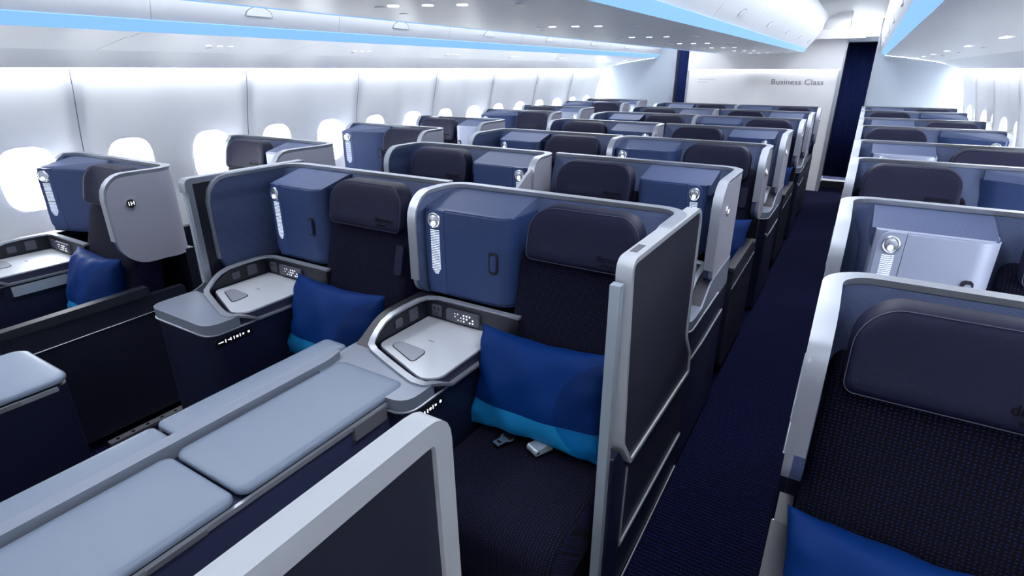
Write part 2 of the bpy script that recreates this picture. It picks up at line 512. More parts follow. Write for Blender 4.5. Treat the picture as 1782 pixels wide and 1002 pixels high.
# ------------------------------------------------------------------ airline seat
def tilt_pts(rings): return rings
def slab_between(x0, x1, prof, r=0.04, bulge=0.012, n=10):
    """loft along x of a y-z profile (closed list), ends rounded inwards"""
    cy = sum(q[0] for q in prof)/len(prof); cz = sum(q[1] for q in prof)/len(prof)
    rings = []
    for i in range(n+1):
        if i <= 3: a = (PI/2) * i/3; x = x0 + r*(1-math.cos(a)) ; s = math.sin(a)
        elif i >= n-3: a = (PI/2) * (n-i)/3; x = x1 - r*(1-math.cos(a)); s = math.sin(a)
        else: x = x0 + r + (x1-x0-2*r)*(i-3)/(n-6); s = 1
        ins = r*(1-s)
        ring = []
        for q in prof:
            d = Vector((q[0]-cy, q[1]-cz)); L = d.length; k = max(0.05, (L-ins)/L)
            ring.append((x, cy + d.x*k, cz + d.y*k))
        rings.append(ring)
    return finish(loft(rings), angle=1.2)
def seat_nodes(armrest=True, text=True, dx=0.0, guide_on=True):
    cush = slab_between(0.445, 0.955, rpoly([(-0.90, 0.28), (-0.90, 0.46), (-0.83, 0.50), (-0.38, 0.475), (-0.34, 0.28)], [0.02, 0.06, 0.06, 0.05, 0.02]), 0.03, n=12)
    lean = lambda z: -0.38 + (z - 0.46)*0.30          # front face of the backrest
    back = slab_between(0.455 + dx, 0.945 + dx*0.6, rpoly([(lean(0.44), 0.44), (lean(0.75)-0.012, 0.75), (lean(1.10), 1.10), (lean(1.10)+0.07, 1.12), (-0.13, 0.80), (-0.20, 0.44)], [0.03, 0.1, 0.03, 0.02, 0.05, 0.03]), 0.035, n=12)
    # headrest : rounded-rectangle outline lofted through its thickness, leaning with the backrest
    cx = 0.700 + dx; w_, h_ = 0.415, 0.190
    def ring(inset, y):
        P = rrect(w_ - 2*inset, h_ - 2*inset, tuple(max(0.006, q - inset) for q in (0.085, 0.085, 0.032, 0.032)), 8)
        out = []
        for a, b in P:
            z = 1.157 + b
            wrap = 0.030*(abs(a)/(w_/2))**2.5
            out.append((cx + a, y + (b*0.22) - 0.200 - wrap + 0.0, z))
        return out
    hr = finish(loft([ring(0.008, 0.085), ring(0.0, 0.07), ring(0.0, 0.02), ring(0.003, 0.008), ring(0.010, 0.001), ring(0.022, -0.003), ring(0.045, -0.0045), ring(0.070, -0.005)]), angle=1.2)
    seamp = ring(0.004, 0.004)
    seam = finish(sweep_bm(seamp, [(Vector(q) - Vector((cx, -0.205, 1.157))).normalized() for q in seamp], circ(0.0011, 6), True))
    kids = [Node('stitching', seam, 'seam')]
    if text:
        t = text_mesh('discover.', 0.030, 0.0006); t2 = text_mesh('airlines', 0.018, 0.0006)
        t2.transform(Matrix.Translation((-0.012, -0.022, 0)))
        t = merge([t, t2], False)
        rot = Matrix.Rotation(PI/2 - math.atan(0.22), 4, 'X')
        t.transform(Matrix.Translation((cx + 0.118, -0.2262 - 0.045*0.22, 1.157 - 0.045)) @ rot)
        tn = Node('lettering', t, 'logo', label='black airline lettering', keep=True)
        c = t.copy(); c.transform(Matrix.Translation((-2*cx, 0, 0))); tn.mir = c
        kids.append(tn)
    head = Node('headrest', hr, 'leather', kids, label='smooth dark leather headrest')
    guide = prism(off(rrect(0.040, 0.125, 0.012), 0, 0), 'xz', -0.008, 0.006, 0.003, 2)
    guide.transform(Matrix.Translation((0.905, lean(0.93)-0.010, 0.955)) @ Matrix.Rotation(-0.26, 4, 'X'))
    base = box(0.47, 0.93, -0.80, -0.30, 0.05, 0.29, 0.02)
    nodes = [Node('seat_cushion', cush, 'fabric'), Node('backrest', back, 'fabric'), head,
             Node('seat_base', base, 'console_dark')]
    if guide_on: nodes.append(Node('shoulder_belt_guide', guide, 'leather'))
    if armrest:
        top = prism(rpoly([(-0.88, 0.665), (-0.88, 0.70), (-0.27, 0.71), (-0.27, 0.665)], [0.01, 0.015, 0.01, 0.01]), 'yz', 0.962, 1.008, 0.008, 2)
        side = prism(rpoly([(-0.87, 0.10), (-0.87, 0.665), (-0.10, 0.665), (-0.10, 0.05), (-0.80, 0.05)], [0.02, 0.01, 0.01, 0.01, 0.05]), 'yz', 0.968, 1.002, 0.004, 1)
        line = finish(sweep_bm([(1.003, -0.855, 0.565), (1.003, -0.55, 0.572), (1.003, -0.12, 0.58)], [(1, 0, 0)]*3, circ(0.003, 6)))
        arm = Node('armrest', top, 'armtop', [Node('side_panel', side, 'armside'), Node('trim_line', line, 'silver')])
        nodes.append(arm)
    return nodes

# ------------------------------------------------------------------ side console
def console_nodes(drawer=False):
    body = prism(rpoly([(0.0, -0.07), (0.42, -0.07), (0.42, -0.83), (0.0, -0.83)], [0, 0, 0.07, 0.07]), 'xy', 0.03, 0.72, 0.008, 2)
    # front deck: gently rounded, meets the raised surround
    deck = prism(rpoly([(-0.004, -0.60), (-0.004, -0.838), (0.424, -0.838), (0.424, -0.70), (0.33, -0.70), (0.10, -0.62)], [0.0, 0.07, 0.07, 0.0, 0.05, 0.05]), 'xy', 0.722, 0.762, 0.010, 3)
    trim = finish(sweep_bm([(x_, y_, 0.722) for x_, y_ in rpoly([(-0.002, -0.3), (-0.002, -0.836), (0.422, -0.836), (0.422, -0.3)], [0, 0.07, 0.07, 0])],
                           [(0, 0, 1)]*14, circ(0.005, 6))) if False else None
    pth = rpoly([(-0.003, -0.30), (-0.003, -0.837), (0.423, -0.837), (0.423, -0.30)], [0, 0.07, 0.07, 0])
    trim = finish(sweep_bm([(a, b, 0.716) for a, b in pth], [(0, 0, 1)]*len(pth), circ(0.0045, 6)))
    tside = prism(rpoly([(0.075, -0.30), (0.422, -0.30), (0.422, -0.665), (0.37, -0.700), (0.075, -0.590)], [0, 0, 0.03, 0.05, 0.03]), 'xy', 0.712, 0.757, 0.004, 2)
    ttop = prism(rpoly([(0.078, -0.302), (0.418, -0.302), (0.418, -0.662), (0.368, -0.696), (0.078, -0.587)], [0, 0, 0.03, 0.05, 0.03]), 'xy', 0.757, 0.763, 0.002, 1)
    fp_ = rpoly([(0.128, -0.528), (0.270, -0.540), (0.278, -0.634), (0.122, -0.572)], [0.03]*4)
    fgap = prism(fp_, 'xy', 0.7625, 0.7638)
    flap = prism(inset_poly(fp_, 0.0035), 'xy', 0.763, 0.7655, 0.001, 1)
    # raised surround (dark inside) with silver ledge
    prof = rpoly([(-0.08, 0.70), (-0.08, 0.843), (-0.50, 0.838), (-0.61, 0.77), (-0.66, 0.75), (-0.66, 0.70)], [0, 0, 0.06, 0.05, 0.02, 0])
    surround = prism(prof, 'yz', 0.004, 0.072)
    rear = box(0.03, 0.50, -0.30, -0.265, 0.70, 0.843)
    lp = [(0.50, -0.285, 0.847), (0.36, -0.285, 0.847), (0.20, -0.285, 0.847), (0.12, -0.288, 0.847), (0.085, -0.305, 0.847), (0.070, -0.345, 0.847), (0.066, -0.42, 0.846), (0.066, -0.495, 0.842),
          (0.066, -0.54, 0.830), (0.066, -0.575, 0.808), (0.066, -0.600, 0.785), (0.074, -0.620, 0.773), (0.11, -0.640, 0.768), (0.20, -0.672, 0.766), (0.30, -0.706, 0.765), (0.36, -0.724, 0.764), (0.40, -0.722, 0.763), (0.420, -0.70, 0.762), (0.427, -0.675, 0.752), (0.428, -0.62, 0.722), (0.426, -0.32, 0.716)]
    nrm = [(0, 0, 1)]*len(lp)
    P = [Vector(q) for q in lp]; nrm = []
    for i in range(len(P)):
        a = P[max(0, i-1)]; b = P[min(len(P)-1, i+1)]; t = (b-a).normalized()
        h = t.cross(Vector((0, 0, 1))); nrm.append(h.normalized() if h.length > 1e-4 else Vector((0, 1, 0)))
    ledge = finish(sweep_bm(lp, nrm, [(-0.012, -0.005), (-0.010, 0.005), (0.010, 0.005), (0.012, -0.005)]))
    sock = prism(off(rrect(0.048, 0.048, 0.006), 0.125, 0.800), 'xz', -0.304, -0.299, 0.0015, 1)
    bm = box_bm(0.112, 0.117, -0.3055, -0.303, 0.804, 0.814); box_bm(0.133, 0.138, -0.3055, -0.303, 0.804, 0.814, bm); box_bm(0.121, 0.129, -0.3055, -0.303, 0.785, 0.789, bm)
    sockh = finish(bm, smooth=False)
    rem = prism(off(rrect(0.155, 0.050, 0.010), 0.255, 0.800), 'xz', -0.312, -0.299, 0.003, 2)
    bm = bmesh.new()
    for i in range(7):
        for j in range(3):
            if (i*3 + j*5) % 4 == 0: continue
            xx = 0.222 + i*0.014; zz = 0.787 + j*0.0125; r = 0.0026 if i > 2 else 0.0016
            box_bm(xx-r, xx+r, -0.3135, -0.3115, zz-r, zz+r, bm)
    buttons = finish(bm, smooth=False)
    side1 = prism(off(rrect(0.040, 0.034, 0.007), -0.47, 0.800), 'yz', 0.071, 0.076, 0.001, 1)
    side2 = prism(off(rrect(0.050, 0.050, 0.007), -0.385, 0.803), 'yz', 0.071, 0.076, 0.001, 1)
    panel = prism(off(rrect(0.165, 0.032, 0.010), -0.735, 0.682), 'yz', 0.419, 0.424, 0.001, 1)
    bm = bmesh.new()
    for i, (yy, a, b) in enumerate([(-0.795, 0.022, 0.003), (-0.775, 0.003, 0.014), (-0.760, 0.010, 0.003), (-0.752, 0.003, 0.013), (-0.738, 0.003, 0.013), (-0.724, 0.008, 0.008), (-0.711, 0.003, 0.013), (-0.697, 0.007, 0.006), (-0.672, 0.008, 0.008)]):
        box_bm(0.4235, 0.4255, yy - a/2, yy + a/2, 0.682 - b/2, 0.682 + b/2, bm)
    icons = finish(bm, smooth=False)
    mark = text_mesh('((o))', 0.014, 0.0003)
    mark.transform(Matrix.Translation((0.23, -0.47, 0.7636)))
    foot = box(0.424, 0.428, -0.78, -0.30, 0.03, 0.60) if False else None
    nodes = [Node('console_body', body, 'console', [Node('seat_control_panel', panel, 'black'), Node('control_icons', icons, 'icon', label='tiny white seat control icons')]),
             Node('front_deck', deck, 'deck', label='light grey front deck'), Node('silver_trim', trim, 'rim'),
             Node('table_edge', tside, 'table_side'),
             Node('table_top', ttop, 'table_top', [Node('flap_outline', fgap, 'black'), Node('table_flap', flap, 'flap'), Node('charging_mark', mark, 'flap', keep=True)], label='polished silver white table top'),
             Node('side_surround', surround, 'console_dark', [Node('small_socket', side1, 'socket'), Node('headphone_socket', side2, 'socket')]),
             Node('rear_recess', rear, 'console_dark'),
             Node('ledge_rim', ledge, 'rim'),
             Node('power_socket', sock, 'socket', [Node('socket_holes', sockh, 'black')]),
             Node('remote_control', rem, 'socket', [Node('remote_buttons', buttons, 'icon')])]
    if drawer:
        tray = box(0.424, 0.436, -0.62, -0.30, 0.655, 0.705, 0.006, 2)
        nodes.append(Node('tray_drawer', tray, 'steel'))
    return nodes

# ------------------------------------------------------------------ pillow
def pillow_mesh(seed=0, w_=0.53, h_=0.375, t_=0.085):
    rnd = random.Random(seed); bm = bmesh.new(); uvl = bm.loops.layers.uv.new('UVMap')
    N, M = 26, 20; grids = []
    ph = [rnd.uniform(0, 6) for _ in range(6)]
    for side in (1, -1):
        g = []
        for j in range(M+1):
            row = []
            for i in range(N+1):
                a = -1 + 2*i/N; b = -1 + 2*j/M
                a = math.sin(a*PI/2)*0.55 + a*0.45; b = math.sin(b*PI/2)*0.55 + b*0.45
                pinx = 1 - 0.10*(1-a*a)*0 - 0.075*(1 - b*b) * abs(a)**3
                pinz = 1 - 0.12*(1 - a*a) * abs(b)**3
                th = t_ * ((1-a*a)*(1-b*b))**0.42
                cr = math.sin(9*a + 4*b + ph[0])*0.0035 + math.sin(6*b - 7*a + ph[1])*0.003
                edge = (abs(a)**4 + abs(b)**4)
                cr += edge * 0.006 * math.sin(14*(a if abs(b) > abs(a) else b) + ph[2])
                k = min(1, th/0.03)
                row.append((w_/2*a*pinx, -side*(th + cr*k), h_/2*b*pinz + h_/2, (a+1)/2, (b+1)/2))
            g.append(row)
        grids.append(g)
    vs = {}
    def V(s, i, j):
        q = grids[s][j][i]; key = (s, i, j) if 0 < i < N and 0 < j < M else (0, i, j)
        if key not in vs: vs[key] = bm.verts.new(q[:3])
        return vs[key]
    for s in (0, 1):
        for j in range(M):
            for i in range(N):
                idx = [(i, j), (i+1, j), (i+1, j+1), (i, j+1)]
                if s == 1: idx = idx[::-1]
                fc = bm.faces.new([V(s, a, b) for a, b in idx])
                for lp, (a, b) in zip(fc.loops, idx): lp[uvl].uv = grids[s][b][a][3:]
    me = finish(bm, angle=3)
    return me

# ------------------------------------------------------------------ place the suites
ORD = ['nearest', 'second', 'third', 'fourth', 'fifth', 'sixth', 'seventh', 'farthest']
pm = pillow_mesh(1); pm.materials.append(MATS['pillow'])
seatK = {True: seat_nodes(True), False: seat_nodes(False)}; seatR = seat_nodes(True, dx=0.03, guide_on=False)
consK = console_nodes(); consD = console_nodes(True)
shellcache = {}; ROOT = {}
def get_shell(*a):
    if a not in shellcache: shellcache[a] = shell_nodes(*a)
    return shellcache[a]
COLN = {'L': 'left window column', 'CL': 'left half of the centre block', 'CR': 'right half of the centre block', 'R': 'right window column'}
XO = {'L': -3.83, 'CL': -2.44, 'CR': -1.43, 'R': 0.0}
YS = {'L': [1.50, 2.54, 3.68, 4.62, 5.82, 6.72, 7.95, 8.75], 'CL': [1.88, 2.88, 3.91, 5.0, 6.12, 7.18, 8.25], 'R': [1.46, 2.42, 3.57, 4.5, 5.7, 6.65, 7.85, 8.7]}
YS['CR'] = YS['CL']
for col in ('L', 'CL', 'CR', 'R'):
    rows = len(YS[col])
    for k in range(rows):
        Y = YS[col][k]
        odd = k % 2 == 0
        if col in ('L', 'CL', 'CR'): mirror = not odd
        else: mirror = odd
        cs, ss = {('L', True): ('window', 'aisle'), ('L', False): ('aisle', 'window'), ('R', True): ('window', 'aisle'), ('R', False): ('aisle', 'window'),
                  ('CL', True): ('aisle', 'divider'), ('CL', False): ('divider', 'aisle'), ('CR', True): ('divider', 'aisle'), ('CR', False): ('aisle', 'divider')}[(col, odd)]
        pale = col in ('L', 'R') and not odd
        badge = None
        if col == 'L': badge = '1H' if k == 0 else ''
        if col == 'CR' and k > 0: badge = {1: '2D', 2: '3D', 3: '4D'}.get(k, '')
        screen = cs == 'divider' and not odd
        x0 = XO[col] + (W if mirror else 0)
        last = k == rows-1
        o = ORD[k] if not last else 'farthest'
        cabside = 'right' if mirror else 'left'
        sh = get_shell(cs, ss, pale, badge, screen)
        if k == 0:
            lab = {'L': 'suite by the nearest windows, its grey wing bearing the round 1H badge', 'CL': 'navy suite behind the left blue pillow, console beside the left aisle',
                   'CR': 'navy suite in the middle with open dark door and two belt buckles on its cushion', 'R': 'large navy suite at the lower right with broad silver rim and wide headrest'}[col]
        else:
            lab = '%s-cabinet suite, %s from camera in %s' % ('silver' if pale else 'blue', o, COLN[col])
        first_mid = col == 'CR' and k == 0
        root = thing('airline_suite', (x0, Y, 0), sh + (seatR if col == 'R' else seatK[not first_mid]) + (consD if (col, k) == ('L', 0) else consK), lab, 'airline seat', 'silver-rimmed airline suites', mirror)
        ROOT[(col, k)] = root
        plist = {('L', 0): ('blue pillow half hidden behind the 1H wing', (0.03, 0.05, 0.01), 0.0, 0.0), ('CL', 0): ('blue pillow with light blue band on the left centre seat', (-0.03, 0.0, 0), 0.0, 0.0),
                 ('CR', 0): ('large blue pillow with light blue band on the right centre seat', (-0.03, 0.0, 0), 0.0, -0.02),
                 ('R', 0): ('blue pillow cut off by the bottom right corner', (-0.02, 0.0, 0.0), 0.0, 0.0),
                 ('CR', 2): ('blue pillow on the third centre seat by the right aisle', (0.03, -0.03, 0.015), 0.0, 0),
                 ('CR', 4): ('small blue pillow on the fifth centre seat by the right aisle', (0.03, -0.03, 0.015), 0.0, 0),
                 ('CR', 6): ('tiny blue pillow on the farthest centre seat by the right aisle', (0.03, -0.03, 0.015), 0.0, 0)}
        if (col, k) in plist:
            lab, (dx, dy, dz), rz, ry = plist[(col, k)]
            px = XO[col] + (W - 0.70 if mirror else 0.70)
            single('pillow', pm, 'pillow', lab, 'pillow', 'blue pillows', (px + dx, Y - 0.49 + dy, 0.490 + dz), (-0.30, ry, rz)).scale = (0.8 if (col, k) == ('L', 0) else 1, 1, 1)

# ------------------------------------------------------------------ seat belt on the nearest centre seat
YB = 1.40
def wrot(me, loc, rz, rx=0): me.transform(Matrix.Translation(loc) @ Matrix.Rotation(rz, 4, 'Z') @ Matrix.Rotation(rx, 4, 'X')); return me
bm = prism_bm(rpoly([(-0.016, -0.045), (0.016, -0.045), (0.016, -0.01), (0.026, 0.0), (0.026, 0.02), (-0.026, 0.02), (-0.026, 0.0), (-0.016, -0.01)], [0.002, 0.002, 0.004, 0.008, 0.01, 0.01, 0.008, 0.004]), 'xy', 0, 0.003)
tongue = finish(bm, 0.0008, 1)
slot = prism(off(rrect(0.018, 0.009, 0.001), 0, -0.028), 'xy', 0.0028, 0.0036)
strap = box(-0.019, 0.019, 0.004, 0.10, 0.002, 0.006, 0.001)
TG = (-0.842, 1.350, 0.504)
thing('seatbelt_tongue', TG, [Node('tongue_plate', tongue, 'silver', [Node('slot', slot, 'black')]), Node('webbing', strap, 'console_dark')],
      'flat slotted metal seatbelt tongue on the middle seat cushion', 'seatbelt', rot=(0.05, 0, -0.35))
prof = [(-0.033, 0.0), (-0.035, 0.012), (-0.028, 0.022), (-0.005, 0.020), (0.02, 0.026), (0.036, 0.024), (0.038, 0.0)]
bk = prism(rpoly(prof, [0.002, 0.008, 0.008, 0.02, 0.01, 0.004, 0.002]), 'yz', -0.026, 0.026, 0.003, 2)
hinge = finish(sweep_bm([(-0.028, -0.024, 0.012), (0.028, -0.024, 0.012)], [(0, 0, 1)]*2, circ(0.006, 10)))
thing('seatbelt_buckle', (-0.715, 1.362, 0.503), [Node('buckle_cover', bk, 'steel'), Node('hinge_pin', hinge, 'silver')],
      'bulky silver seatbelt buckle on the middle seat cushion', 'seatbelt', rot=(0.03, 0, -0.45))

# ------------------------------------------------------------------ aisle door of the nearest centre seat (x = -0.42)
XD = -0.42
outl = [(1.255, 1.26), (1.95, 1.255), (1.985, 1.20), (1.995, 0.74), (2.10, 0.62), (2.13, 0.51), (1.40, 0.545), (1.31, 0.665)]
rad = [0.045, 0.03, 0.03, 0.03, 0.02, 0.01, 0.01, 0.02]
op = rpoly(outl, rad)
door = prism(inset_poly(op, 0.006), 'yz', XD - 0.030, XD + 0.004, 0.003, 1)
def loop3(poly, x): return [(x, a, b) for a, b in poly]
def band(poly, d, x0, x1, bev=0.0):
    bm = bmesh.new(); inn = inset_poly(poly, d); N = len(poly)
    R = [[bm.verts.new((x, a, b)) for a, b in pl] for pl, x in ((poly, x0), (poly, x1), (inn, x1), (inn, x0))]
    for k in range(4):
        A, B = R[k], R[(k+1) % 4]
        for i in range(N): bm.faces.new((A[i], A[(i+1) % N], B[(i+1) % N], B[i]))
    return finish(bm, bev, 2, angle=0.7)
frame = band(op, 0.015, XD - 0.034, XD + 0.010, 0.003)
btn = box(XD - 0.026, XD - 0.006, 1.33, 1.40, 1.2585, 1.2605, 0.0008, 1)
pole = box(XD - 0.034, XD - 0.006, 1.222, 1.250, 0.06, 1.20, 0.006, 2)
low = prism([(1.38, 0.03), (1.38, 0.545), (2.13, 0.51), (2.11, 0.03)], 'yz', XD - 0.025, XD)
jamb = prism(rpoly([(1.25, 0.03), (1.25, 0.66), (1.30, 0.655), (1.385, 0.54), (1.385, 0.03)], 0.01), 'yz', XD - 0.034, XD + 0.003, 0.003, 1)
l1 = finish(sweep_bm([(XD+0.003, 1.385, 0.54), (XD+0.003, 1.375, 0.225), (XD+0.003, 2.115, 0.20), (XD+0.003, 2.12, 0.21)], [(1, 0, 0)]*4, circ(0.005, 6)))
l2 = finish(sweep_bm([(XD+0.003, 1.42, 0.012), (XD+0.003, 2.115, 0.03)], [(1, 0, 0)]*2, circ(0.003, 6)))
def add(parent, name, me, m, label=None):
    o = place_node(Node(name, me, m, label=label), parent, False)
    if parent.type == 'EMPTY': o.matrix_parent_inverse = Matrix.Translation(-Vector(parent.location))   # parts are modelled in cabin coordinates
    return o
e = add(ROOT[('CR', 0)], 'sliding_door', door, 'door_panel', 'dark open sliding door with silver frame'); add(e, 'door_frame', frame, 'frame', 'silver frame')
add(e, 'call_button', btn, 'socket'); add(e, 'track_post', pole, 'steel', 'brushed silver track post')
add(e, 'lower_panel', low, 'armside'); add(e, 'jamb', jamb, 'console'); add(e, 'lower_trim', l1, 'rim'); add(e, 'floor_trim', l2, 'rim')

# left aisle door post of the left centre seat
e = add(ROOT[('CL', 0)], 'door_post', box(-2.458, -2.424, 1.325, 1.425, 0.05, 1.235, 0.004), 'console_dark', 'silver striped door post')
add(e, 'outer_rail', box(-2.462, -2.440, 1.300, 1.328, 0.05, 1.235, 0.004), 'steel')
add(e, 'inner_rail', box(-2.436, -2.420, 1.300, 1.326, 0.05, 1.235, 0.003), 'rim')
capp = rpoly([(1.292, 1.20), (1.292, 1.262), (1.93, 1.262), (1.93, 1.245), (1.32, 1.238), (1.31, 1.20)], [0.005, 0.03, 0.01, 0, 0.01, 0])
add(e, 'top_cap', prism(capp, 'yz', -2.466, -2.418, 0.006, 2), 'rim')

# ------------------------------------------------------------------ nearest aisle panel (x = -0.43)
po = rpoly([(-0.45, 0.05), (-0.45, 1.268), (0.505, 1.268), (0.535, 0.05)], [0.02, 0.03, 0.05, 0.02])
e = thing('aisle_divider_panel', (-0.45, 0.0, 0), [], 'dark divider panel with thick silver frame in the near foreground', 'panel')
add(e, 'dark_panel', prism(inset_poly(po, 0.012), 'yz', -0.434, -0.412), 'door_panel')
add(e, 'silver_frame', band(po, 0.036, -0.443, -0.404, 0.007), 'frame', 'thick satin silver frame')

# ------------------------------------------------------------------ padded console tops in front of the first row
ZP = 0.768
def pad(x0, x1, y0, y1, z=ZP, r=0.03, th=0.022):
    cx, cy = (x0+x1)/2, (y0+y1)/2
    rings = []
    for ins, zz in ((0.004, z-th), (0.0, z-th+0.004), (0.0, z-0.010), (0.003, z-0.004), (0.009, z-0.001), (0.022, z), (0.045, z+0.001)):
        q = rrect(x1-x0-2*ins, y1-y0-2*ins, max(r-ins, 0.003), 6)
        rings.append([(a+cx, b+cy, zz) for a, b in q])
    return finish(loft(rings), angle=1.0)
e = thing('padded_lid', (-1.23, 0.93, 0), [], 'grey padded console lid nearer the middle seat', 'lid', 'grey padded lids')
add(e, 'cushion_top', pad(-1.375, -1.085, 0.555, 1.135), 'pad')
add(e, 'handle', box(-1.086, -1.072, 0.90, 1.03, 0.695, 0.742, 0.006, 2), 'metal_plate')
e = thing('padded_lid', (-1.23, 0.1, 0), [], 'grey padded console lid running off the lower left edge', 'lid', 'grey padded lids')
add(e, 'cushion_top', pad(-1.375, -1.085, -0.20, 0.545), 'pad')
add(e, 'latch', box(-1.086, -1.076, 0.33, 0.46, 0.728, 0.742, 0.003, 1), 'metal_plate')
e = thing('foot_console', (-1.25, 0.4, 0), [], 'long navy console under the grey padded lids', 'console')
add(e, 'body', box(-1.385, -1.085, -0.25, 1.10, 0.03, 0.735, 0.006), 'pad_under')
add(e, 'trim_rail', box(-1.088, -1.078, -0.25, 1.12, 0.730, 0.744, 0.004, 2), 'rim')
e = thing('centre_divider_rail', (-1.46, 0.4, 0), [], 'long light grey rail between the two centre seats', 'rail')
add(e, 'metal_rail', prism(rpoly([(-1.430, -0.25), (-1.388, -0.25), (-1.388, 1.10), (-1.404, 1.16), (-1.430, 1.16)], [0.01, 0.01, 0.03, 0.01, 0.01]), 'xy', 0.735, 0.782, 0.004, 2), 'deck')
add(e, 'padded_strip', pad(-1.545, -1.432, 0.60, 1.22, 0.772, 0.02), 'pad', 'blue-grey padded strip beyond the seam')
add(e, 'near_strip', pad(-1.545, -1.432, -0.25, 0.592, 0.766, 0.02), 'pad', 'blue-grey padded strip before the seam')
add(e, 'body', box(-1.540, -1.400, -0.25, 1.20, 0.03, 0.745, 0.004), 'console')

e = thing('foot_console', (-2.26, 0.2, 0), [], 'navy console with rounded grey lid at the left edge', 'console')
add(e, 'body', prism(rpoly([(-2.42, -0.3), (-2.07, -0.3), (-2.07, 0.60), (-2.42, 0.60)], [0, 0, 0.05, 0.05]), 'xy', 0.03, 0.735, 0.006), 'console')
add(e, 'padded_lid', pad(-2.425, -2.065, -0.3, 0.605, 0.768, 0.05), 'pad', 'light grey padded lid')
add(e, 'trim_rail', box(-2.067, -2.057, -0.3, 0.56, 0.728, 0.742, 0.004, 2), 'rim')
add(e, 'latch', box(-2.060, -2.052, 0.36, 0.46, 0.730, 0.745, 0.003, 1), 'metal_plate')
e = thing('foot_console', (-3.64, 0.3, 0), [], 'dark navy console in front of the nearest window seat', 'console')
add(e, 'body', prism(rpoly([(-3.85, -0.4), (-3.46, -0.4), (-3.46, 0.66), (-3.85, 0.66)], [0, 0, 0.03, 0.03]), 'xy', 0.03, 0.70, 0.006), 'console')

# perforated floor rail under the 1H armrest
bm = box_bm(-2.83, -2.79, 0.88, 1.32, 0.002, 0.018)
me = finish(bm, 0.002, 1)
e = thing('seat_track', (-2.81, 1.1, 0), [], 'perforated metal floor track beside the left aisle', 'floor track')
tr = add(e, 'track_plate', me, 'metal_plate')
for i in range(6):
    bm = prism_bm([(-2.81 + 0.009*math.cos(a*PI/4), 0.92 + i*0.07 + 0.009*math.sin(a*PI/4)) for a in range(8)], 'xy', 0.0175, 0.019)
    add(e, 'hole', finish(bm, smooth=False), 'black')

# ------------------------------------------------------------------ the cabin shell
Y0, Y1 = -1.2, 9.4
bm = box_bm(-4.1, 1.26, Y0, 11.2, -0.05, 0.0)
struct('floor', finish(bm, smooth=False), 'carpet')

